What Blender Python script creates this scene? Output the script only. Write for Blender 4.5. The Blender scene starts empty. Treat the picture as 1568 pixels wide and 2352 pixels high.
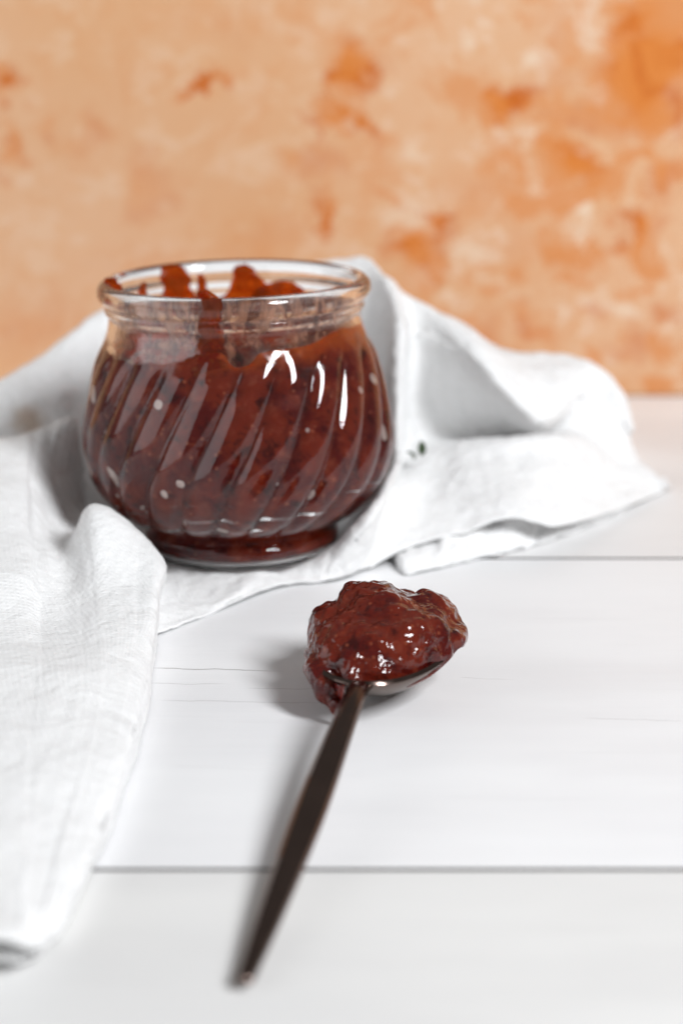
import bpy, bmesh, math, random
from mathutils import Vector, Matrix, noise
random.seed(7)
C = bpy.context.scene.collection
SC = bpy.context.scene
U = 0.01                                   # everything below is written in centimetres
R = math.radians

# ------------------------------------------------------------------ camera
PITCH, FPX, CAMH = R(17.3), 5227.0, 20.0   # focal length in pixels of a 1568 x 2352 picture
cam_d = bpy.data.cameras.new('camera')
cam = bpy.data.objects.new('camera', cam_d); C.objects.link(cam)
cam.location = (0, 0, CAMH*U)
cam.rotation_euler = (math.pi/2 - PITCH, 0, 0)
cam_d.sensor_fit = 'VERTICAL'; cam_d.sensor_height = 36.0; cam_d.sensor_width = 24.0
cam_d.lens = FPX/2352*36
cam_d.clip_start = 0.01; cam_d.clip_end = 20
cam_d.dof.use_dof = True; cam_d.dof.focus_distance = 0.545; cam_d.dof.aperture_fstop = 8.0
cam_d.dof.aperture_blades = 0
SC.camera = cam

# ------------------------------------------------------------------ world, lamps, exposure
w = bpy.data.worlds.new('World'); SC.world = w; w.use_nodes = True
bg = w.node_tree.nodes['Background']
bg.inputs[0].default_value = (1.0, 0.965, 0.94, 1); bg.inputs[1].default_value = 0.185

def area(name, loc, target, sx, sy, power, col):
    l = bpy.data.lights.new(name, 'AREA'); l.shape = 'RECTANGLE'; l.size = sx*U; l.size_y = sy*U
    l.energy = power; l.color = col
    o = bpy.data.objects.new(name, l); C.objects.link(o)
    o.location = Vector(loc)*U
    d = (Vector(target) - Vector(loc)).normalized()
    o.rotation_euler = d.to_track_quat('-Z', 'Y').to_euler()
    return o
area('key_softbox', (72, -17, 92), (0, 57, 2), 28, 48, 21.6, (0.955, 0.975, 1.0))
area('window_light', (-114, 6, 38), (-2, 58, 6), 150, 84, 7.4, (0.93, 0.965, 1.0))

vs = SC.view_settings
vs.view_transform = 'Standard'; vs.look = 'None'; vs.gamma = 1; vs.use_curve_mapping = False
vs.exposure = 0.0
cy = SC.cycles
cy.use_denoising = True
cy.max_bounces = 16; cy.transmission_bounces = 14; cy.glossy_bounces = 6; cy.diffuse_bounces = 5
cy.transparent_max_bounces = 12
cy.caustics_refractive = True; cy.caustics_reflective = True; cy.blur_glossy = 0.3
cy.sample_clamp_indirect = 6

# ------------------------------------------------------------------ helpers
def ray(x, y):
    u, v = (x-784)/FPX, (1176-y)/FPX
    return u, math.cos(PITCH)+v*math.sin(PITCH), -math.sin(PITCH)+v*math.cos(PITCH)
def PY(x, y, Y):                           # the place seen at a picture point, Y cm in front of the camera
    a, b, c = ray(x, y); t = Y/b
    return Vector((a*t, Y, CAMH + c*t))
def PZ(x, y, Z):                           # the place seen at a picture point, Z cm above the table
    a, b, c = ray(x, y); t = (Z-CAMH)/c
    return Vector((a*t, b*t, Z))

def new_obj(name, verts, faces, mat, parent=None, smooth=True, scale=U):
    me = bpy.data.meshes.new(name)
    me.from_pydata([tuple(Vector(v)*scale) for v in verts], [], faces)
    me.update()
    if smooth:
        me.polygons.foreach_set('use_smooth', [True]*len(me.polygons))
    if mat: me.materials.append(mat)
    o = bpy.data.objects.new(name, me); C.objects.link(o)
    if parent: o.parent = parent
    return o
def recalc(o):
    bm = bmesh.new(); bm.from_mesh(o.data)
    bmesh.ops.recalc_face_normals(bm, faces=bm.faces); bm.to_mesh(o.data); bm.free()
def tag(o, label=None, cat=None, group=None, kind=None):
    if label: o['label'] = label
    if cat: o['category'] = cat
    if group: o['group'] = group
    if kind: o['kind'] = kind
    return o
def empty(name, loc=(0, 0, 0)):
    o = bpy.data.objects.new(name, None); C.objects.link(o); o.location = Vector(loc)*U
    o.empty_display_size = 0.01
    return o
def cr(p0, p1, p2, p3, t):
    return 0.5*((2*p1)+(p2-p0)*t+(2*p0-5*p1+4*p2-p3)*t*t+(3*p1-p0-3*p2+p3)*t*t*t)
def spline(pts, n):
    m = len(pts)-1; out = []
    for k in range(n):
        q = k/(n-1)*m; i = min(int(q), m-1); t = q-i
        a = pts[i-1] if i > 0 else 2*pts[0]-pts[1]
        d = pts[i+2] if i+2 <= m else 2*pts[m]-pts[m-1]
        out.append(cr(a, pts[i], pts[i+1], d, t))
    return out
def lerp_table(tab, x):
    if x <= tab[0][0]: return tab[0][1]
    for (a, b), (c, d) in zip(tab, tab[1:]):
        if x <= c:
            t = (x-a)/(c-a); t = t*t*(3-2*t)
            return b+(d-b)*t
    return tab[-1][1]
def grid_faces(nu, nv, off=0, wrap=False):
    f = []
    for i in range(nu if wrap else nu-1):
        for j in range(nv-1):
            a = off+i*nv+j; b = off+((i+1) % nu)*nv+j
            f.append((a, b, b+1, a+1))
    return f
def sstep(a, b, x):
    t = max(0, min(1, (x-a)/(b-a))); return t*t*(3-2*t)

class NT:
    def __init__(s, name):
        s.m = bpy.data.materials.new(name); s.m.use_nodes = True
        s.t = s.m.node_tree; s.n = s.t.nodes; s.L = s.t.links
        s.b = s.n['Principled BSDF']; s.out = s.n['Material Output']
        s.co = s.n.new('ShaderNodeTexCoord')
    def put(s, sock, v):
        if isinstance(v, bpy.types.NodeSocket): s.L.new(v, sock)
        elif v is not None: sock.default_value = v
    def node(s, kind, ins=None, **attr):
        n = s.n.new('ShaderNode'+kind)
        for k, v in attr.items(): setattr(n, k, v)
        for k, v in (ins or {}).items(): s.put(n.inputs[k], v)
        return n
    def obj(s): return s.co.outputs['Object']
    def mapping(s, vec, scale=(1, 1, 1), loc=(0, 0, 0), rot=(0, 0, 0)):
        return s.node('Mapping', {'Vector': vec, 'Scale': scale, 'Location': loc, 'Rotation': rot}).outputs[0]
    def noise(s, vec, scale, detail=4, rough=0.55, dist=0.0):
        return s.node('TexNoise', {'Vector': vec, 'Scale': scale, 'Detail': detail, 'Roughness': rough, 'Distortion': dist}).outputs[0]
    def math(s, op, a, b=None, c=None, clamp=False):
        n = s.n.new('ShaderNodeMath'); n.operation = op; n.use_clamp = clamp
        s.put(n.inputs[0], a)
        if b is not None: s.put(n.inputs[1], b)
        if c is not None: s.put(n.inputs[2], c)
        return n.outputs[0]
    def rng(s, v, a, b, c=0.0, d=1.0, smooth=True):
        n = s.n.new('ShaderNodeMapRange'); n.interpolation_type = 'SMOOTHSTEP' if smooth else 'LINEAR'
        s.put(n.inputs[0], v)
        for k, q in zip((1, 2, 3, 4), (a, b, c, d)): s.put(n.inputs[k], q)
        return n.outputs[0]
    def mix(s, f, a, b):
        n = s.n.new('ShaderNodeMix'); n.data_type = 'RGBA'
        s.put(n.inputs[0], f)
        for k, q in ((6, a), (7, b)):
            s.put(n.inputs[k], q if isinstance(q, bpy.types.NodeSocket) else (*q, 1))
        return n.outputs[2]
    def bump(s, h, strength, dist, normal=None):
        return s.node('Bump', {'Height': h, 'Strength': strength, 'Distance': dist, 'Normal': normal}).outputs[0]
    def set(s, **kw):
        for k, v in kw.items():
            s.put(s.b.inputs[k.replace('_', ' ')], v)
        return s.m

# ------------------------------------------------------------------ materials
def mat_wall():
    k = NT('painted_backdrop'); o = k.obj()
    wob = k.node('TexNoise', {'Vector': o, 'Scale': 34.0, 'Detail': 6.0, 'Roughness': 0.68})
    wv = k.node('VectorMath', {0: wob.outputs[1], 1: (0.5, 0.5, 0.5)}, operation='SUBTRACT').outputs[0]
    wv = k.node('VectorMath', {0: wv, 'Scale': 0.045}, operation='SCALE').outputs[0]
    p = k.node('VectorMath', {0: o, 1: wv}, operation='ADD').outputs[0]
    blobs = [(1500,160,120,105,-20,1.4),(1440,60,60,90,0,1.1),(1195,218,75,32,-25,1.2),(1330,388,62,34,25,1.4),(1450,520,55,25,20,1.2),
             (1395,565,45,20,0,.8),(1530,420,45,45,0,.85),(1390,255,150,40,-8,.55),(785,165,42,62,0,1.25),(748,272,40,28,0,1.1),
             (812,282,60,28,20,1.1),(745,515,24,60,5,1.25),(1025,495,28,24,0,1.1),(985,572,72,40,-35,1.2),(485,208,48,20,-20,1.05),
             (15,215,32,36,0,1.1),(0,340,28,55,0,.8),(335,440,55,75,0,.35),(205,322,60,36,0,.35),(1230,735,52,25,40,.7),
             (1350,700,42,18,10,.5),(1540,720,50,25,0,.6),(1090,770,110,55,30,.5),(1140,420,120,90,0,.22),(735,385,55,40,0,.4),
             (905,440,65,14,28,.5),(1475,785,95,32,0,.5),(115,290,25,22,0,.35),(60,760,130,90,0,.3),(520,60,120,60,0,.14),
             (1560,250,50,60,0,.8),(1290,120,60,120,0,.25),(735,240,16,130,4,.8),(1180,330,40,60,0,.25),(860,150,30,40,0,.2),(1250,560,120,60,0,.2),
             (640,560,140,40,0,.18),(400,640,200,60,0,.2),(1520,510,30,22,0,.5)]
    acc = None
    for (x, y, rx, ry, a, amp) in blobs:
        c = PY(x, y, 78); sc = 5227/82.0
        m = k.node('Mapping', {'Vector': p, 'Location': (c.x*U, 0, c.z*U), 'Rotation': (0, R(a), 0),
                               'Scale': (rx/sc*U*1.25, 1e3, ry/sc*U*1.25)}, vector_type='TEXTURE').outputs[0]
        d = k.node('VectorMath', {0: m}, operation='LENGTH').outputs['Value']
        f = k.rng(d, 1.30, 0.0, 0.0, amp)
        acc = f if acc is None else k.math('MAXIMUM', acc, f)
    sep = k.node('SeparateXYZ', {0: o})
    right = k.rng(sep.outputs[0], -.05, .10)
    upper = k.rng(sep.outputs[2], .10, .22)
    vert = k.noise(k.mapping(o, (1, 1, .34)), 80, 6, .66, .35)          # brushed up and down at the top
    diag = k.noise(k.mapping(o, (.72, 1, 1), rot=(0, R(-35), 0)), 88, 6, .68, .35)   # wiped along a slant lower down
    streak = k.node('Mix', {0: upper, 2: diag, 3: vert}).outputs[0]
    fine = k.noise(k.mapping(o, (1, 1, .8), rot=(0, .5, 0)), 120, 6, .68, .5)
    mott = k.noise(o, 48, 7, .7, .6)
    big = k.noise(o, 9, 3, .5)
    acc2 = k.math('MULTIPLY', acc, k.rng(mott, .25, .62, .50, 1.1))
    light = k.math('MULTIPLY', k.rng(streak, .50, .64), k.rng(right, 0, 1, .36, 1.0))
    base = k.mix(k.rng(big, .35, .65), (.625, .355, .190), (.650, .398, .240))
    base = k.mix(k.math('MULTIPLY', k.rng(mott, .50, .34), .25), base, (.59, .255, .095))
    base = k.mix(k.math('MULTIPLY', light, .85), base, (.72, .58, .44))
    base = k.mix(k.math('MULTIPLY', k.rng(fine, .5, .68), k.rng(right, 0, 1, .22, .50)), base, (.60, .255, .09))
    midr = k.math('MULTIPLY', k.rng(mott, .53, .40), k.math('MULTIPLY', right, .85))
    base = k.mix(midr, base, (.60, .23, .072))
    col = k.mix(acc2, base, k.mix(k.rng(mott, .42, .62), (.60, .195, .036), (.50, .120, .013)))
    return k.set(Base_Color=col, Roughness=.75, Specular_IOR_Level=.25, Normal=k.bump(fine, .15, .002))

def mat_plank():
    k = NT('white_painted_wood'); o = k.obj()
    grain = k.noise(k.mapping(o, (2.2, 60, 8)), 9, 7, .6, .5)
    soft = k.noise(k.mapping(o, (1, 3, 1)), 8, 4, .55)
    wobble = k.noise(k.mapping(o, (1, .2, 1)), 60, 3, .6)
    fib = k.noise(k.mapping(o, (1.0, 30, 3)), 40, 4, .65, .2)
    sep = k.node('SeparateXYZ', {0: o}); X, Y = sep.outputs[0], sep.outputs[1]
    Yw = k.math('ADD', Y, k.math('MULTIPLY', k.math('SUBTRACT', wobble, .5), .0035))
    marks = None
    # fine hairline cracks in the paint: (x0, x1, y, width, strength)
    for (xa, ya, xb, yb, wd, st) in [(340,1533,660,1542,.024,.8),(330,1568,545,1572,.018,.35),(560,1580,760,1584,.016,.35),
                                     (350,1607,800,1617,.018,.38),(1050,1557,1190,1561,.018,.3),(1330,1650,1600,1655,.016,.4),
                                     (380,1760,640,1768,.02,.12),(1000,1830,1420,1838,.022,.10),(1190,1420,1500,1425,.016,.14),(900,2120,1500,2132,.02,.10),(40,2250,460,2258,.02,.10)]:
        a, b = PZ(xa, ya, 0)*U, PZ(xb, yb, 0)*U
        slope = (b.y-a.y)/(b.x-a.x)
        yl = k.math('SUBTRACT', Yw, k.math('MULTIPLY_ADD', X, slope, a.y-slope*a.x))
        d = k.rng(k.math('ABSOLUTE', yl), wd*U*1.6, wd*U*.2, 0, st)
        xm = (b.x-a.x)
        e = k.math('MULTIPLY', k.rng(X, a.x, a.x+xm*.15), k.rng(X, b.x, b.x-xm*.35))
        d = k.math('MULTIPLY', k.math('MULTIPLY', d, e), k.rng(fib, .25, .55, .35, 1))
        marks = d if marks is None else k.math('MAXIMUM', marks, d)
    base = k.mix(k.rng(soft, .3, .7), (.80, .80, .805), (.86, .86, .86))
    base = k.mix(k.math('MULTIPLY', k.rng(grain, .58, .80), .16), base, (.55, .53, .52))
    base = k.mix(k.math('MULTIPLY', k.rng(fib, .62, .8), .10), base, (.5, .48, .46))
    base = k.mix(marks, base, (.16, .13, .12))
    tone = k.node('ObjectInfo').outputs['Color']
    base = k.node('Mix', {0: 1.0, 6: base, 7: tone}, data_type='RGBA', blend_type='MULTIPLY').outputs[2]
    h = k.math('SUBTRACT', k.math('MULTIPLY', grain, .5), marks)
    return k.set(Base_Color=base, Roughness=k.rng(soft, .3, .7, .42, .55), Specular_IOR_Level=.35, Normal=k.bump(h, .25, .0006))

def mat_dark():
    k = NT('shadow_gap_board'); n = k.noise(k.obj(), 60)
    return k.set(Base_Color=k.mix(n, (.045, .040, .040), (.09, .08, .08)), Roughness=.9)

def mat_cloth():
    k = NT('white_cotton'); o = k.obj()
    uv = k.co.outputs['UV']
    wx = k.node('TexWave', {'Vector': uv, 'Scale': 1.0, 'Distortion': .6, 'Detail': 2.0, 'Detail Scale': 1.5}, bands_direction='X').outputs[1]
    wy = k.node('TexWave', {'Vector': uv, 'Scale': 1.0, 'Distortion': .6, 'Detail': 2.0, 'Detail Scale': 1.5}, bands_direction='Y').outputs[1]
    fuzz = k.noise(o, 1500, 3, .7)
    slub = k.noise(o, 420, 4, .6)
    crease = k.noise(k.mapping(o, (1, 1, 1)), 70, 4, .55, .5)
    weave = k.math('ADD', k.math('MULTIPLY', wx, wy), k.math('MULTIPLY', fuzz, .8))
    c = PY(66, 966, 65.2)*U
    d = k.node('VectorMath', {0: o, 1: tuple(c)}, operation='DISTANCE').outputs['Value']
    d = k.math('ADD', d, k.math('MULTIPLY', k.math('SUBTRACT', slub, .5), .006))
    col = k.mix(k.rng(slub, .3, .7), (.88, .88, .875), (.92, .92, .92))
    col = k.mix(k.rng(d, .0075, .001, 0, .55), col, (.50, .30, .14))
    n1 = k.bump(crease, .65, .0026)
    n2 = k.bump(slub, .7, .0006, n1)
    n3 = k.bump(weave, .35, .0003, n2)
    k.set(Base_Color=col, Roughness=.9, Specular_IOR_Level=.15, Sheen_Weight=.12, Normal=n3)
    tr = k.node('BsdfTranslucent', {'Color': col, 'Normal': n3})
    mx = k.node('MixShader', {0: .14, 1: k.b.outputs[0], 2: tr.outputs[0]})
    k.L.new(mx.outputs[0], k.out.inputs[0])
    return k.m

def mat_glass():
    k = NT('clear_glass')
    n = k.noise(k.obj(), 90, 3, .5)
    dirt = k.noise(k.mapping(k.obj(), (1, 1, .55)), 210, 5, .65, 1.0)
    neck = k.rng(k.node('SeparateXYZ', {0: k.obj()}).outputs[2], .049, .055)
    rough = k.math('MULTIPLY', k.math('MULTIPLY', k.rng(dirt, .46, .62), neck), .20)
    k.set(Base_Color=(.985, .985, .98, 1), Roughness=rough, IOR=1.5, Transmission_Weight=1.0, Normal=k.bump(n, .05, .0006))
    return k.m

def jam_col(k, o, orange=0.0):
    big = k.noise(o, 75, 4, .55, .8); mid = k.noise(o, 260, 4, .6, .3)
    spk = k.node('TexVoronoi', {'Vector': o, 'Scale': 330.0}).outputs['Distance']
    c = k.mix(k.rng(big, .41, .57), (.098, .0070, .0050), (.178, .0205, .0080))
    c = k.mix(k.math('MULTIPLY', k.rng(mid, .54, .70), .6), c, (.25, .050, .024))
    c = k.mix(k.math('MULTIPLY', k.rng(mid, .48, .32), .75), c, (.024, .003, .003))
    c = k.mix(k.math('MULTIPLY', k.rng(spk, .20, .06), .65), c, (.36, .095, .045))
    if orange: c = k.mix(orange, c, (.42, .072, .007))
    return c, mid

def mat_jam_jar():
    k = NT('jam_in_jar'); o = k.obj()
    sep = k.node('SeparateXYZ', {0: o})
    nz = k.noise(o, 120, 3, .5)
    # backlit orange of the upper jam painted in by height, stronger to the right
    zz = k.math('ADD', sep.outputs[2], k.math('MULTIPLY', k.math('SUBTRACT', nz, .5), .012))
    backlit = k.math('MULTIPLY', k.rng(zz, .0535, .0600, 0, .85), k.rng(sep.outputs[0], -.012, .006, .35, 1))
    c, mid = jam_col(k, o, backlit)
    return k.set(Base_Color=c, Roughness=.3, IOR=1.38, Specular_IOR_Level=.04, Subsurface_Weight=.35, Subsurface_Radius=(1.0, .25, .10), Subsurface_Scale=.003,
                 Normal=k.bump(mid, .25, .0008))

def mat_jam_spoon():
    k = NT('glossy_jam'); o = k.obj()
    c, mid = jam_col(k, o, 0.0)
    c = k.mix(.45, c, (.030, .0035, .003))
    b1 = k.noise(o, 190, 2.5, .55, .5); b2 = k.node('TexVoronoi', {'Vector': o, 'Scale': 200.0, 'Randomness': 1.0}, feature='SMOOTH_F1').outputs['Distance']
    n1 = k.bump(b1, .55, .0030); n2 = k.bump(b2, .50, .0013, n1)
    return k.set(Base_Color=c, Roughness=.02, IOR=1.44, Subsurface_Weight=.35, Subsurface_Radius=(1.0, .22, .10), Subsurface_Scale=.004, Normal=n2)

def mat_smear():
    k = NT('jam_smear_amber'); o = k.obj()
    n = k.noise(o, 260, 4, .6)
    c = k.mix(n, (.30, .030, .004), (.62, .17, .020))
    k.set(Base_Color=c, Roughness=.12, IOR=1.4, Subsurface_Weight=.3, Subsurface_Radius=(1, .3, .1), Subsurface_Scale=.002, Normal=k.bump(n, .4, .0008))
    tr = k.node('BsdfTranslucent', {'Color': c})
    mx = k.node('MixShader', {0: .55, 1: k.b.outputs[0], 2: tr.outputs[0]})
    tp = k.node('BsdfTransparent', {'Color': k.mix(n, (.60, .10, .012), (.92, .42, .10))})
    m2 = k.node('MixShader', {0: k.rng(n, .32, .62, .25, .80), 1: mx.outputs[0], 2: tp.outputs[0]})
    k.L.new(m2.outputs[0], k.out.inputs[0]); return k.m

def mat_film(thick=False):
    k = NT('jam_film'); o = k.obj()
    n = k.noise(k.mapping(o, (1, 1, 1)), 190, 5, .65, 1.2)
    n2 = k.noise(k.mapping(o, (1, 1, .6)), 330, 4, .65, .8)
    c = k.mix(k.rng(n2, .38, .62), (.16, .050, .028), (.66, .34, .21))
    k.set(Base_Color=c, Roughness=.3)
    tl = k.node('BsdfTranslucent', {'Color': c})
    mx = k.node('MixShader', {0: .5, 1: k.b.outputs[0], 2: tl.outputs[0]})
    tp = k.node('BsdfTransparent')
    z = k.node('SeparateXYZ', {0: o}).outputs[2]
    al = k.math('ADD', k.rng(n, .42, .58, .06, .80), k.math('MULTIPLY', k.rng(n2, .35, .6, .5, 1), k.rng(z, .0632, .067, 0, .5)))
    if thick:
        k.set(Base_Color=k.mix(n2, (.075, .012, .006), (.20, .05, .018)))
        al = k.math('MULTIPLY', k.rng(n, .36, .52, .25, .95), k.rng(k.math('ADD', z, k.math('MULTIPLY', n, .008)), .0685, .0655))
    m2 = k.node('MixShader', {0: al, 1: tp.outputs[0], 2: mx.outputs[0]})
    k.L.new(m2.outputs[0], k.out.inputs[0]); return k.m

def mat_pocket():
    k = NT('air_pocket'); n = k.noise(k.obj(), 500, 3, .6)
    return k.set(Base_Color=k.mix(n, (.42, .30, .26), (.78, .68, .64)), Roughness=.3)

def mat_metal():
    k = NT('dark_gunmetal'); o = k.obj()
    n = k.noise(o, 160, 3, .6); n2 = k.noise(k.mapping(o, (1, .06, 1), rot=(0, 0, R(10))), 500, 3, .6)
    return k.set(Base_Color=k.mix(n, (.125, .090, .078), (.175, .128, .112)), Metallic=1.0, Specular_Tint=(.75, .72, .70, 1), Roughness=k.rng(n, .35, .65, .13, .22), Normal=k.bump(n2, .03, .0001))

def mat_leaf():
    k = NT('herb_green'); n = k.noise(k.obj(), 900, 3, .6)
    return k.set(Base_Color=k.mix(n, (.018, .035, .012), (.05, .085, .03)), Roughness=.55)

M = {n: f() for n, f in dict(wall=mat_wall, plank=mat_plank, dark=mat_dark, cloth=mat_cloth, glass=mat_glass, jam=mat_jam_jar,
     sjam=mat_jam_spoon, smear=mat_smear, film=mat_film, film2=lambda: mat_film(True), pocket=mat_pocket, metal=mat_metal, leaf=mat_leaf).items()}

# ------------------------------------------------------------------ setting: backdrop wall and plank table
def box(x0, x1, y0, y1, z0, z1, bev=0.0, seg=2):
    bm = bmesh.new()
    bmesh.ops.create_cube(bm, size=1.0)
    for v in bm.verts:
        v.co = Vector(((x0+x1)/2+v.co.x*(x1-x0), (y0+y1)/2+v.co.y*(y1-y0), (z0+z1)/2+v.co.z*(z1-z0)))
    if bev: bmesh.ops.bevel(bm, geom=list(bm.edges), offset=bev, segments=seg, affect='EDGES', profile=.6)
    vs_ = [v.co.copy() for v in bm.verts]; fs = [[v.index for v in f.verts] for f in bm.faces]
    bm.free(); return vs_, fs
ztop = PY(784, -70, 78).z
wall = tag(new_obj('backdrop', *box(-48, 48, 78.0, 78.5, 0, ztop, .08, 2), M['wall'], smooth=False), kind='structure')
table = tag(new_obj('table', *box(-60, 60, -25, 77.95, -2.4, -1.2), M['dark'], smooth=False), kind='structure')
seams = [-18.2, 1.4, 21.1, 40.6, 59.9, 78.02]
for i, (a, b) in enumerate(zip(seams, seams[1:])):
    p = new_obj('plank', *box(-60, 60, a+.055, b-.055, -1.2, 0, .035, 3), M['plank'], table, smooth=False)
    p.data.materials.append(M['dark'])
    for f in p.data.polygons:
        if abs(f.normal.y) > .55: f.material_index = 1
    p.color = [(.9, .9, .89, 1), (.86, .86, .85, 1), (.87, .865, .85, 1), (.98, .98, .985, 1), (.95, .945, .94, 1)][i]

# ------------------------------------------------------------------ cloth
def S(kind, x, y, q): return PY(x, y, q) if kind == 'Y' else (PZ(x, y, q) if kind == 'Z' else Vector((x, y, q)))
def patch(cols, nu, nv, seed, amp, pleat=0.0):
    """cols: control polylines, each from the far side to the near side"""
    cols = [spline(c, nv) for c in cols]
    rows = [spline([c[j] for c in cols], nu) for j in range(nv)]
    V = [rows[j][i] for i in range(nu) for j in range(nv)]
    # normals for displacement
    out = []
    for i in range(nu):
        for j in range(nv):
            a = V[min(i+1, nu-1)*nv+j]-V[max(i-1, 0)*nv+j]; b = V[i*nv+min(j+1, nv-1)]-V[i*nv+max(j-1, 0)]
            n = a.cross(b)
            n = n.normalized() if n.length > 1e-9 else Vector((0, 0, 1))
            if n.z < 0 and abs(n.z) > .2: n = -n
            p = V[i*nv+j]
            q = p+Vector((seed*13.1, seed*7.7, 0))
            d = amp*(noise.noise(q*.42)*1.0+.45*noise.noise(q*1.0+Vector((5, 3, 9)))+.22*(1-abs(noise.noise(q*1.7))*2))
            d += amp*.16*noise.noise(q*4.0)
            if pleat: d += pleat*(noise.noise(Vector((i/nu*15, j/nv*2.2, seed)))+.5*noise.noise(Vector((i/nu*34, j/nv*3.5, seed))))*sstep(0, .12, i/nu)*sstep(1, .90, i/nu)
            pp = p+n*d
            if pp.z < .05: pp.z = .05+.02*(pp.z-.05)
            out.append(pp)
    return out, grid_faces(nu, nv)
W = lambda x, y, z: Vector((x, y, z))
def col(ridge, *rest):
    r = PY(*ridge)
    return [W(r.x*1.03, min(r.y+6, 77), .08), W(r.x*1.01, min(r.y+2.6, 76.5), r.z*.55), r] + list(rest)
main_cols = [
    [W(-14.5, 72, .1), W(-13.8, 69, 1.2), PY(-170, 1000, 66), PY(-170, 1040, 64.5), W(-12, 62.5, .9), W(-11.5, 58, .4), W(-11, 54, .2), W(-10, 52, .1)],
    col((0, 880, 67), PY(0, 945, 65.3), W(-9.6, 63.5, 1.2), W(-9.4, 58, .4), W(-9, 54, .2), W(-8.5, 52, .1)),
    col((120, 800, 68), PY(120, 900, 66.2), W(-8.2, 64, 1.3), W(-8, 59, .3), W(-7.4, 54.5, .2), W(-7, 52, .1)),
    col((240, 712, 68.6), PY(200, 860, 67), W(-7, 64.8, 1.3), W(-6.4, 60, .2), W(-6, 55, .2), W(-5.6, 52.2, .1)),
    col((430, 624, 69.2), W(-4.6, 66.9, 3.6), W(-4.6, 65.2, .8), W(-4.6, 61.5, .16), W(-4.5, 56.5, .22), PZ(350, 1460, .10)),
    col((620, 612, 69.4), W(-2.2, 66.9, 3.6), W(-2.3, 65.2, .8), W(-2.5, 61.5, .16), W(-2.8, 56.5, .26), PZ(500, 1400, .10)),
    col((770, 600, 69.2), W(-.2, 67, 3.9), W(-.3, 65.4, .9), W(-.6, 61.5, .2), PZ(640, 1285, .35), PZ(650, 1345, .10)),
    col((838, 596, 68.8), PY(846, 720, 67.4), W(.75, 65.8, 2.6), W(.6, 61.7, .5), PZ(760, 1262, .75), PZ(740, 1334, .10)),
    [W(1.7, 73, .1), W(1.6, 70.4, 3.6), PY(893, 640, 68.0), PY(917, 735, 65.4), PY(914, 900, 64.0), PY(910, 1040, 62.4), PY(866, 1168, 58.2), PZ(800, 1322, .10)],
    [W(2.1, 73, .1), W(2.05, 70.2, 3.4), PY(925, 680, 68.0), PY(938, 750, 66.9), PY(932, 930, 65.9), PY(932, 1046, 64.0), PY(896, 1150, 60.2), PZ(860, 1298, .12)],
    col((985, 712, 67.8), PY(992, 765, 66.7), PY(962, 985, 66.9), PY(985, 1030, 64.1), PY(985, 1090, 62.5), PZ(950, 1252, .55)),
    col((1075, 758, 67.8), PY(1084, 822, 65.3), PY(1052, 1000, 67.0), PY(1080, 1012, 63.9), PY(1080, 1074, 62.5), PZ(1065, 1222, .75)),
    col((1155, 802, 67.8), PY(1165, 894, 64.7), PY(1140, 1006, 66.8), PY(1180, 1001, 63.9), PY(1180, 1060, 62.8), PZ(1170, 1190, 1.05)),
    col((1265, 814, 68.2), PY(1250, 955, 64.8), PY(1245, 1006, 66.2), PY(1280, 1002, 64.4), PY(1295, 1066, 63.6), PZ(1280, 1208, .70)),
    col((1370, 848, 68.2), PY(1345, 905, 67.2), PY(1335, 975, 66.7), PY(1375, 1030, 66.2), PY(1405, 1095, 65.2), PZ(1420, 1170, .30)),
    col((1430, 905, 67.7), PY(1412, 950, 67.1), PY(1412, 1010, 66.7), PY(1440, 1058, 66.3), PY(1480, 1104, 65.8), PZ(1505, 1136, .15)),
    [W(8.1, 69.2, .08), W(8.3, 68.7, .7), PY(1446, 965, 67.6), PY(1447, 1012, 67.2), PY(1468, 1058, 66.8), PY(1495, 1080, 66.4), PY(1530, 1108, 66.0), PZ(1543, 1117, .12)],
]
flap_cols = []   # front-left sheet: rows from the far crest to the near hem
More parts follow.
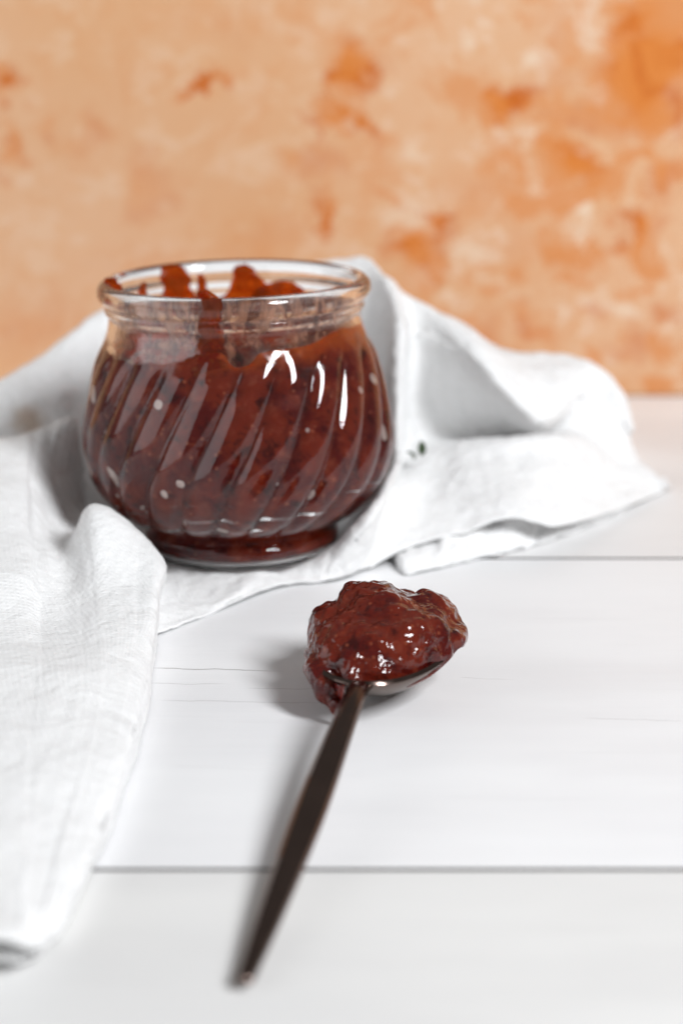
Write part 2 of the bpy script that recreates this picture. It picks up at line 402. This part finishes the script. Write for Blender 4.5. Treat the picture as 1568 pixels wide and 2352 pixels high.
rowsD = [
    # behind crest
    [W(-16, 64.5, .8), W(-10.4, 64.5, .8), W(-9.2, 64.6, .8), W(-8.6, 64.6, .8), W(-8.2, 64.6, .8), W(-7.9, 64.5, .7), W(-7.7, 64.3, .6), W(-7.5, 64, .4)],
    [PY(-450, 1090, 61), PY(0, 1010, 62), PY(95, 985, 62.4), PY(140, 968, 62.6), PY(163, 962, 62.7), PY(176, 985, 62.6), PY(185, 1030, 62.4), PY(192, 1080, 62.1)],
    [PY(-450, 1200, 57), PY(0, 1110, 58.6), PY(70, 1100, 59.6), PY(110, 1095, 60.3), PY(140, 1100, 60.7), PY(160, 1120, 60.9), PY(178, 1150, 61), PY(200, 1175, 61)],
    [PY(-450, 1310, 54), PY(0, 1225, 55.6), PY(85, 1222, 57), PY(140, 1220, 58.2), PY(185, 1212, 58.8), PY(212, 1206, 59), PY(230, 1215, 59), PY(250, 1225, 58.8)],
    [PY(-450, 1420, 51.5), PY(0, 1325, 53), PY(95, 1310, 54.4), PY(160, 1278, 55.6), PY(214, 1166, 56.1), PY(300, 1206, 55.9), PY(368, 1282, 55.4), PZ(362, 1334, .25)],
    [PY(-450, 1530, 49.5), PY(0, 1430, 51), PY(105, 1420, 52), PY(180, 1400, 52.5), PY(238, 1358, 52.9), PY(308, 1356, 53.0), PY(362, 1364, 53.0), PZ(356, 1412, .10)],
    [PZ(-450, 1690, 1.1), PZ(0, 1590, 1.25), PZ(110, 1580, 1.32), PZ(190, 1560, 1.30), PZ(240, 1540, 1.27), PZ(300, 1520, 1.1), PZ(344, 1505, .80), PZ(354, 1530, .08)],
    [PZ(-450, 1850, .9), PZ(0, 1760, 1.1), PZ(90, 1750, 1.1), PZ(165, 1740, 1.1), PZ(215, 1725, 1.05), PZ(265, 1710, .93), PZ(304, 1690, .70), PZ(317, 1712, .08)],
    [PZ(-450, 2000, .8), PZ(0, 1930, 1.0), PZ(70, 1925, .95), PZ(120, 1915, .9), PZ(160, 1905, .9), PZ(205, 1890, .8), PZ(246, 1875, .6), PZ(257, 1893, .08)],
    [PZ(-450, 2100, .9), PZ(0, 2080, 1.0), PZ(45, 2080, .9), PZ(85, 2070, .8), PZ(120, 2060, .75), PZ(155, 2045, .65), PZ(186, 2025, .5), PZ(190, 2040, .07)],
    [PZ(-450, 2160, 1.1), PZ(0, 2158, 1.0), PZ(30, 2166, .85), PZ(55, 2172, .7), PZ(80, 2172, .55), PZ(105, 2164, .42), PZ(130, 2145, .3), PZ(134, 2152, .06)],
    # the hem turns back under itself and shows once more below
    [PZ(-450, 2120, .42), PZ(0, 2120, .40), PZ(30, 2126, .36), PZ(55, 2130, .30), PZ(78, 2132, .24), PZ(100, 2128, .18), PZ(122, 2118, .12), PZ(126, 2122, .06)],
    [PZ(-450, 2196, .42), PZ(0, 2196, .36), PZ(22, 2200, .30), PZ(42, 2200, .24), PZ(60, 2196, .18), PZ(80, 2186, .13), PZ(100, 2172, .10), PZ(108, 2160, .06)],
    [PZ(-450, 2206, .22), PZ(0, 2207, .20), PZ(22, 2210, .16), PZ(42, 2209, .12), PZ(60, 2204, .10), PZ(80, 2193, .08), PZ(99, 2178, .07), PZ(106, 2164, .05)],
]
flap_cols = [[r[i] for r in rowsD] for i in range(8)]
# lower folded layer at the right front, with pleats
lay = []
pl = [(905,1285),(932,1318),(1000,1306),(1060,1292),(1120,1279),(1180,1264),(1235,1250),(1300,1228),(1380,1196),(1460,1158),(1530,1124)]
for i, (x, y) in enumerate(pl):
    f = PZ(x, y, .06); up = [0, .12, .20, .45, .15, .55, .12, .35, .2, .1, .05][i]
    dp = [4.2, 4.2, 4.2, 4.2, 4.2, 4.0, 3.6, 3.0, 2.2, 1.3, .5][i]
    b = f+Vector((.25*dp/4.2, dp, 0))
    hb = [.3, .45, .6, .75, .9, 1.0, .9, .75, .5, .3, .2][i]
    lay.append([W(b.x, b.y, .3), W(b.x*.5+f.x*.5, f.y+dp*.52, hb*.9), W(f.x*.8+b.x*.2, f.y+dp*.24, hb*.55+up*.75), W(f.x, f.y+dp*.095, .28+up*.45), W(f.x, f.y, .16), W(f.x, f.y+.06, .05)])
Vs, Fs, UVs = [], [], []
for cols, nu, nv, sd, amp, plt in ((main_cols, 320, 200, 1, .15, 0), (flap_cols, 160, 240, 4, .08, .026), (lay, 150, 50, 9, .03, .10)):
    v, f = patch(cols, nu, nv, sd, amp, plt)
    o = len(Vs); Vs += v; Fs += [tuple(q+o for q in ff) for ff in f]
    # thread-aligned coordinates from running lengths
    su = [0]*(nu*nv); sv = [0]*(nu*nv)
    for i in range(nu):
        for j in range(nv):
            kx = i*nv+j
            if i: su[kx] = su[(i-1)*nv+j]+(v[kx]-v[(i-1)*nv+j]).length
            if j: sv[kx] = sv[kx-1]+(v[kx]-v[kx-1]).length
    UVs += list(zip(su, sv))
cloth = new_obj('tea_towel', Vs, Fs, M['cloth'])
uvl = cloth.data.uv_layers.new(name='threads')
for lp in cloth.data.loops:
    a, b = UVs[lp.vertex_index]; uvl.data[lp.index].uv = (a*2.2, b*2.2)
sm = cloth.modifiers.new('thickness', 'SOLIDIFY'); sm.thickness = .07*U; sm.offset = 0
tag(cloth, 'crumpled white cotton tea towel bunched up behind and under the jam jar', 'tea towel')

# ------------------------------------------------------------------ jar (local centimetres, tilted a little on the cloth)
JAR_LOC = Vector((-2.74, 60.0, .34))
JROT = (R(-2.8), R(-1.2), 0)               # leans away from the camera and to the left
jar = empty('jam_jar', JAR_LOC); jar.rotation_euler = JROT; jar.scale = (.995, .995, 1.022)
tag(jar, 'small round swirl-fluted glass jar with a beaded rim, filled with red jam', 'jar')
PROF = [(0,.02),(1.2,.02),(2.2,.01),(2.42,0),(2.58,.03),(2.66,.14),(2.67,.42),(2.63,.55),(2.56,.62),(2.52,.68),(2.60,.76),(2.84,.88),(3.22,1.10),(3.62,1.45),(3.94,1.90),
        (4.14,2.40),(4.22,2.90),(4.19,3.50),(4.08,4.10),(3.93,4.70),(3.76,5.25),(3.60,5.68),(3.48,6.00),(3.43,6.25),(3.44,6.42),(3.50,6.50),(3.52,6.58),(3.49,6.66),
        (3.50,6.72),(3.58,6.79),(3.67,6.89),(3.70,7.02),(3.68,7.16),(3.60,7.27),(3.48,7.32),(3.36,7.28),(3.28,7.16),(3.24,6.95),(3.20,6.6),(3.19,6.25),(3.26,5.95)]
INNER = [(3.26,5.95),(3.40,5.55),(3.60,5.0),(3.82,4.3),(3.94,3.6),(3.98,2.9),(3.90,2.4),(3.70,1.95),(3.38,1.55),(2.98,1.20),(2.66,.98),(2.49,.80),(2.50,.60),(2.51,.30),(2.44,.12),(1.2,.075),(0,.07)]
def resample(prof, step):
    pts = [Vector((r, z, 0)) for r, z in prof]; out = []
    for i in range(len(pts)-1):
        a = pts[i-1] if i else pts[0]; d = pts[i+2] if i+2 < len(pts) else pts[-1]
        n = max(1, int(math.ceil((pts[i+1]-pts[i]).length/step)))
        for k in range(n): out.append(cr(a, pts[i], pts[i+1], d, k/n))
    out.append(pts[-1]); return [(max(0, p.x), p.y) for p in out]
NF, TW0 = 22, R(-5)
def flute(th, z):
    """swirled rounded lobes with sharp valleys, fading into the shoulder and the foot"""
    A = .17*sstep(.66, 1.15, z)*(1-sstep(5.15, 5.85, z))
    if A < 1e-4: return 0
    tw = TW0 + R(33)*(z-3.0)/4.7
    f = abs(math.cos(NF/2*(th-tw)))
    f = 1-(1-f)**1.35
    return A*(f-.62)
NTH = 440
outer = resample(PROF, .06); inner = resample(INNER, .12)
prof = outer+inner[1:]
n_out = len(outer)
V, F = [], []
for i in range(NTH):
    th = 2*math.pi*i/NTH                   # th = 0 faces the camera, positive to the right
    for j, (r, z) in enumerate(prof):
        rr = r+(flute(th, z) if (j < n_out and r > 2.75 and z < 6 and r > 3.3 or (j < n_out and z < 1.6 and r > 2.62)) else 0)
        V.append((rr*math.sin(th), -rr*math.cos(th), z))
F = grid_faces(NTH, len(prof), 0, True)
glass = new_obj('glass_body', V, F, M['glass'], jar)
bm = bmesh.new(); bm.from_mesh(glass.data)
bmesh.ops.remove_doubles(bm, verts=bm.verts, dist=1e-6); bmesh.ops.recalc_face_normals(bm, faces=bm.faces)
bm.to_mesh(glass.data); bm.free()

# jam inside
jam = empty('jam', JAR_LOC); jam.rotation_euler = JROT; jam.scale = (.995, .995, 1.022)
tag(jam, 'dark red jam with pale air pockets filling the fluted glass jar', 'jam')
def inner_r(z):
    if z >= 5.95: return lerp_table([(5.95, 3.26), (6.25, 3.19), (6.6, 3.20), (6.95, 3.24), (7.16, 3.28), (7.3, 3.40)], z)
    return lerp_table(sorted((z_, r_) for r_, z_ in INNER), z)
def level(th):
    d = math.degrees((th+math.pi) % (2*math.pi)-math.pi)
    base = lerp_table([(-180, 5.7), (-120, 5.9), (-90, 5.7), (-62, 5.55), (-45, 5.5), (-30, 5.55), (-20, 5.7), (-10, 5.95), (-4, 5.9), (2, 5.6), (8, 5.6), (14, 5.9), (24, 6.0), (40, 6.05), (60, 6.2), (90, 6.1), (140, 5.8), (180, 5.7)], d)
    return base+.10*noise.noise(Vector((math.sin(th)*3, math.cos(th)*3, 1)))+.05*noise.noise(Vector((math.sin(th)*9, math.cos(th)*9, 4)))
nth, nz = 200, 60
V = []
for i in range(nth):
    th = 2*math.pi*i/nth; h = level(th)
    for j in range(nz):
        q = j/(nz-1)
        if q < .12: r = 2.2*(q/.12); z = .08+.02*(q/.12)**2
        elif q < .75:
            z = .11+(h-.11)*((q-.12)/.63); r = inner_r(z)+.03
        else:
            t = (q-.75)/.25; r = (inner_r(h)+.03)*(1-t); z = h-.5*math.sin(min(1, t*2.2)*math.pi/2)+.12*noise.noise(Vector((r*math.sin(th), r*math.cos(th), 7)))*min(1, 3*t)
        V.append((r*math.sin(th), -r*math.cos(th), z))
jb = new_obj('jam_body', V, grid_faces(nth, nz, 0, True), M['jam'], jam)
bm = bmesh.new(); bm.from_mesh(jb.data); bmesh.ops.remove_doubles(bm, verts=bm.verts, dist=1e-6)
bmesh.ops.recalc_face_normals(bm, faces=bm.faces); bm.to_mesh(jb.data); bm.free()

def smear(th_deg, pts, thick, seed, mat='smear', off=0.0):
    """jam stuck to the inner wall: pts = (z, half width cm, shift cm), a closed flattened strip"""
    V, n, m = [], 28, 14
    zz = spline([Vector(p) for p in pts], n)
    for q in zz:
        z, hw, sh = q
        for k in range(m):
            a = 2*math.pi*k/m
            c = hw*math.cos(a)*(1+.32*noise.noise(Vector((z*3.3, seed, math.cos(a)*1.5))))+sh+.10*noise.noise(Vector((z*2.2, seed*1.7, 3)))
            t = thick*math.sin(a)*(1+.8*noise.noise(Vector((z*4, c*4, seed))))
            r = min(inner_r(z), 3.42)+off-thick*.55+t
            th = R(th_deg)+c/3.25
            V.append((r*math.sin(th), -r*math.cos(th), z+.06*noise.noise(Vector((c*5, z*2, seed)))))
    F = grid_faces(n, m, 0)
    F = []
    for i in range(n-1):
        for k in range(m): F.append((i*m+k, i*m+(k+1) % m, (i+1)*m+(k+1) % m, (i+1)*m+k))
    F.append(tuple(range(m))[::-1]); F.append(tuple((n-1)*m+k for k in range(m)))
    o = new_obj('jam_smear', V, F, M[mat], jam); recalc(o); return o
sm1 = smear(-8.5, [(5.2,1.0,-.22),(5.6,.62,-.10),(6.0,.42,-.02),(6.5,.34,.0),(7.0,.31,.0),(7.20,.31,.0),(7.34,.26,0),(7.44,.18,-.01),(7.50,.07,-.02)], .12, 3)
sm2 = smear(180-4, [(5.6,1.1,.2),(6.1,.80,.1),(6.45,.60,.05),(6.75,.46,.06),(6.95,.40,.08),(7.08,.34,.10),(7.16,.26,.10),(7.21,.10,.10)], .07, 8)
sm3 = smear(180-22, [(5.6,1.3,0),(6.1,1.1,0),(6.4,.85,.05),(6.58,.66,.0),(6.70,.46,-.03),(6.76,.18,-.04)], .08, 12)
sm4 = smear(180+34, [(5.6,1.0,0),(6.2,.70,.05),(6.6,.52,0),(6.9,.48,-.02),(7.06,.44,.02),(7.18,.36,.05),(7.26,.28,.08),(7.31,.12,.1)], .07, 17)
sm5 = smear(180+58, [(5.7,.6,0),(6.2,.45,.1),(6.55,.30,-.05),(6.8,.15,-.12),(6.95,.04,-.2)], .10, 21)
sm6 = smear(-84, [(6.5,.10,0),(6.8,.28,.05),(7.1,.42,0),(7.30,.36,0),(7.42,.12,0)], .16, 25)
sm7 = smear(180+20, [(5.7,.4,0),(6.3,.2,.05),(6.8,.12,0),(7.0,.03,0)], .05, 31)
sm8 = smear(180-50, [(5.7,.7,0),(6.1,.4,.1),(6.35,.2,0),(6.5,.05,0)], .09, 37)
# thin greasy film on the neck
V = []; n, m = 150, 24
for i in range(n):
    th = R(-92+184*i/(n-1))
    for j in range(m):
        z = 5.15+2.05*j/(m-1); r = inner_r(z)-.012
        V.append((r*math.sin(th), -r*math.cos(th), z))
film = new_obj('jam_film', V, grid_faces(n, m), M['film'], jam)
V = []
for i in range(n):
    th = R(92+176*i/(n-1))
    for j in range(m):
        z = 5.2+1.5*j/(m-1); r = inner_r(z)-.014
        V.append((r*math.sin(th), -r*math.cos(th), z))
film2 = new_obj('jam_film', V, grid_faces(n, m), M['film2'], jam)
# pale air pockets against the glass
def pocket(x, y, ax, ay, rot):
    z, r = 3.0, 4.2
    for _ in range(6):
        r = inner_r(z); s = max(-.97, min(.97, (x-546)/(r*84.5))); th = math.asin(s)
        z = max(1.35, (1244-y+r*21*math.cos(th))/81.)
    V = []; n, m = 14, 8
    for j in range(m):
        q = j/(m-1)
        for i in range(n):
            a = 2*math.pi*i/n; k = 1+.15*noise.noise(Vector((math.cos(a)*2, math.sin(a)*2, x)))
            c, d = ax*q*math.cos(a)*k, ay*q*math.sin(a)*k
            c, d = c*math.cos(rot)-d*math.sin(rot), c*math.sin(rot)+d*math.cos(rot)
            zz = z+d; rr = inner_r(zz)+.034+.02*(1-q*q)-.012*q
            V.append((rr*math.sin(th+c/rr), -rr*math.cos(th+c/rr), zz))
    F = grid_faces(m, n)
    F = [(j*n+i, j*n+(i+1) % n, (j+1)*n+(i+1) % n, (j+1)*n+i) for j in range(m-1) for i in range(n)]
    o = new_obj('air_pocket', V, F, M['pocket'], jam)
    bm = bmesh.new(); bm.from_mesh(o.data); bmesh.ops.remove_doubles(bm, verts=bm.verts, dist=1e-7); bm.to_mesh(o.data); bm.free()
for a in [(281,1085,.15,.33,.5),(284,1122,.14,.07,-.2),(196,1045,.14,.40,0),(432,1105,.12,.12,0),(398,1124,.10,.12,.3),(392,940,.14,.13,0),
          (846,886,.14,.16,.2),(884,1000,.16,.27,.1),(818,912,.08,.10,0),(440,1186,.05,.05,0),(520,1215,.17,.07,0),(340,1150,.10,.05,.6),(352,1160,.07,.05,-.7),
          (222,905,.14,.26,.2),(712,1135,.16,.17,.1),(710,1000,.06,.07,0),(262,990,.05,.09,0),(640,1110,.06,.05,0)]:
    pocket(*a)

# ------------------------------------------------------------------ spoon
spoon = empty('spoon', (0.42, 47.4, 0))
tag(spoon, 'dark gunmetal spoon lying on the white planks with its bowl full of jam', 'spoon')
AX = Vector((.181, .985, 0)).normalized(); AR = Vector((AX.y, -AX.x, 0))
def sp(s, w_, z): return AX*s+AR*w_+Vector((0, 0, z))      # spoon frame: along, to the right, up
BL, BW = 5.3, 1.66
def bowl_pt(a, q):
    """a: angle round the rim (0 = neck), q: 1 at the rim, 0 at the bottom"""
    s0 = 2.75
    ca, sa = math.cos(a), math.sin(a)
    ls = 2.62 if ca < 0 else 2.75
    s = -ca*ls*(1-.0*q)
    wid = BW*(1+.10*(-ca))
    rr = q
    zr = 1.12-.05*(s/2.7)+.06*ca*ca
    dep = 1.0*(1-rr**2.4)
    return s0+s*rr+(.15*(1-rr)), wid*sa*rr, zr-dep
na, nq = 72, 22
V = [sp(*bowl_pt(2*math.pi*i/na, max(.0005, (nq-1-j)/(nq-1)))) for i in range(na) for j in range(nq)]
bowl = new_obj('bowl', V, grid_faces(na, nq, 0, True), M['metal'], spoon)
recalc(bowl)
b_ = bowl.modifiers.new('thickness', 'SOLIDIFY'); b_.thickness = .11*U; b_.offset = 0; b_.use_rim = True
bv = bowl.modifiers.new('rim', 'BEVEL'); bv.width = .035*U; bv.segments = 3; bv.limit_method = 'ANGLE'; bv.angle_limit = R(50)
# handle: faceted bar with a flat top and two bevelled flanks
hs = [(.35,.34,1.06,.05),(.05,.27,1.16,.09),(-.5,.245,1.22,.13),(-1.5,.26,1.18,.14),(-3,.30,1.06,.14),(-4.6,.335,.90,.14),(-6,.34,.75,.135),(-7.5,.315,.60,.13),(-9,.275,.46,.12),(-10.3,.23,.345,.11),(-11.2,.19,.27,.10),(-11.75,.165,.23,.095),(-11.86,.12,.225,.06)]
V = []; H = spline([Vector((a, b, c)) for a, b, c, d in hs], 90); T = spline([Vector((d, 0, 0)) for *_, d in hs], 90)
for q, t in zip(H, T):
    s, hw, z = q; th = t.x
    ring = [(-hw, z-.02), (-hw*.95, z+th*.30), (-hw*.62, z+th), (-hw*.54, z+th*1.06), (hw*.30, z+th*1.06), (hw*.38, z+th), (hw*.84, z+th*.42), (hw, z-.04), (hw*.85, z-th*.7), (hw*.4, z-th), (-hw*.4, z-th), (-hw*.85, z-th*.7)]
    V += [sp(s, a, b) for a, b in ring]
m = 12; F = [(i*m+k, i*m+(k+1) % m, (i+1)*m+(k+1) % m, (i+1)*m+k) for i in range(89) for k in range(m)]
F += [tuple(range(m)), tuple(89*m+k for k in range(m))[::-1]]
handle = new_obj('handle', V, F, M['metal'], spoon); recalc(handle)
for e in handle.data.edges: pass
handle.data.set_sharp_from_angle(angle=R(24))

# ------------------------------------------------------------------ jam heaped on the spoon
bm = bmesh.new()
blobs = [(2.65,.10,1.15, 2.25,1.78,1.12),(3.45,-.35,1.45,1.25,1.2,.98),(3.5,1.0,1.3,1.25,.92,.86),(2.15,1.0,1.2,1.25,.95,.90),(1.9,-.85,1.2,1.15,.9,.85),(3.1,-1.35,1.2,1.1,.62,.75),
         (1.0,.2,1.0,.9,.9,.55),(2.6,.1,1.65,1.15,1.0,.75),(2.2,.8,1.62,.95,.7,.58),(1.35,-1.18,1.0,.8,.52,.46),(.78,-1.0,.76,.55,.36,.36),(.42,-.78,.48,.44,.22,.24),(.16,-.66,.30,.26,.13,.14),(4.55,.1,1.35,.5,.7,.5),(4.3,-.75,1.3,.5,.5,.45),(3.1,1.8,1.25,.7,.35,.38)]
for (s, w_, z, rs, rw, rz) in blobs:
    r = bmesh.ops.create_icosphere(bm, subdivisions=4, radius=1.0)
    for v in r['verts']:
        p = v.co; v.co = sp(s+p.x*rs, w_*.91+.02+p.y*rw*.91, z+p.z*rz)
me = bpy.data.meshes.new('tmp'); bm.to_mesh(me); bm.free()
tmp = bpy.data.objects.new('tmp', me); C.objects.link(tmp)
rm = tmp.modifiers.new('r', 'REMESH'); rm.mode = 'VOXEL'; rm.voxel_size = .042
smo = tmp.modifiers.new('s', 'SMOOTH'); smo.iterations = 6; smo.factor = .5
dg = bpy.context.evaluated_depsgraph_get()
ev = tmp.evaluated_get(dg).to_mesh()
V = []; 
for v in ev.vertices:
    p, n = v.co.copy(), v.normal.copy()
    s, w_, z = p.dot(AX), p.dot(AR), p.z
    d = .11*noise.noise(p*1.1+Vector((3, 1, 7)))+.075*noise.noise(p*2.4+Vector((8, 2, 1)))
    vd = noise.voronoi(p*1.7)[0]; d += .05*(min(vd[1]-vd[0], .6)-.3)
    # knife-drawn furrows on the far left flank, running along the heap
    if w_ < .3: d += .055*sstep(.3, -.6, w_)*noise.noise(Vector((s*1.0+w_*.8, (w_-s*.35)*6, z*3)))
    q = p+n*d
    # the near right quarter keeps clear of the rim, so the dark edge of the bowl shows
    ds, dw = q.dot(AX)-2.75, q.dot(AR)
    ang = math.degrees(math.atan2(dw, -ds))      # 0 = towards the handle, 90 = to the right
    lim = lerp_table([(-42, 1.8), (-16, 1.08), (0, .86), (45, .86), (62, .92), (84, 1.25), (110, 1.8)], ang)
    lim -= .16*max(0, min(1.2, q.z-1.25))
    a2 = math.hypot(ds/2.65, dw/1.85)
    if a2 > lim*.8:
        x_ = (a2-lim*.8)/(lim*.2); f_ = lim*(.8+.2*(1-math.exp(-x_)))/a2
        q = Vector((0, 0, q.z))+AX*(2.75+ds*f_)+AR*(dw*f_)
    q += n*(.024*noise.noise(p*5.0)+.010*noise.noise(p*11.0))
    ds, dw = q.dot(AX)-2.75, q.dot(AR)
    a2 = math.hypot(ds/2.62, dw/1.85)
    if a2 < 1.04 and not (dw < -.45 and ds < -1.2 and a2 > .93):
        q.z = max(q.z, 1.20-1.0*(1-min(1, a2)**2.4))
    q.z = max(q.z, .04)
    V.append(q)
F = [tuple(f.vertices) for f in ev.polygons]
tmp.evaluated_get(dg).to_mesh_clear(); bpy.data.objects.remove(tmp, do_unlink=True); bpy.data.meshes.remove(me)
heap = new_obj('jam_heap', V, F, M['sjam'])
heap.location = spoon.location
hsm = heap.modifiers.new('settle', 'SMOOTH'); hsm.iterations = 3; hsm.factor = .5
tag(heap, 'glossy lumpy heap of red jam spilling over the spoon bowl', 'jam')

# ------------------------------------------------------------------ two herb leaves on the cloth
def leaf(p, L, wd, rot, label):
    V = []; n, m = 12, 7
    for i in range(n):
        t = i/(n-1); hw = wd*math.sin(math.pi*min(1, t*.96+.02))**.7
        for j in range(m):
            q = (j/(m-1)-.5)*2
            V.append((hw*q, (t-.5)*L, .05*abs(q)*1.2+.06*math.sin(t*3)))
    o = new_obj('herb_leaf', V, grid_faces(n, m), M['leaf'])
    sd = o.modifiers.new('thickness', 'SOLIDIFY'); sd.thickness = .02*U
    o.location = p*U; o.rotation_euler = rot
    tag(o, label, 'leaf', 'herb leaves dropped in the towel hollow'); return o
leaf(PY(967, 1030, 62.6), .42, .12, (R(75), 0, R(8)), 'upright dark green herb leaf in the towel hollow right of the jar')
leaf(PY(941, 1048, 62.5), .32, .13, (R(35), R(20), R(70)), 'smaller dark green herb leaf lying flat beside the upright one')
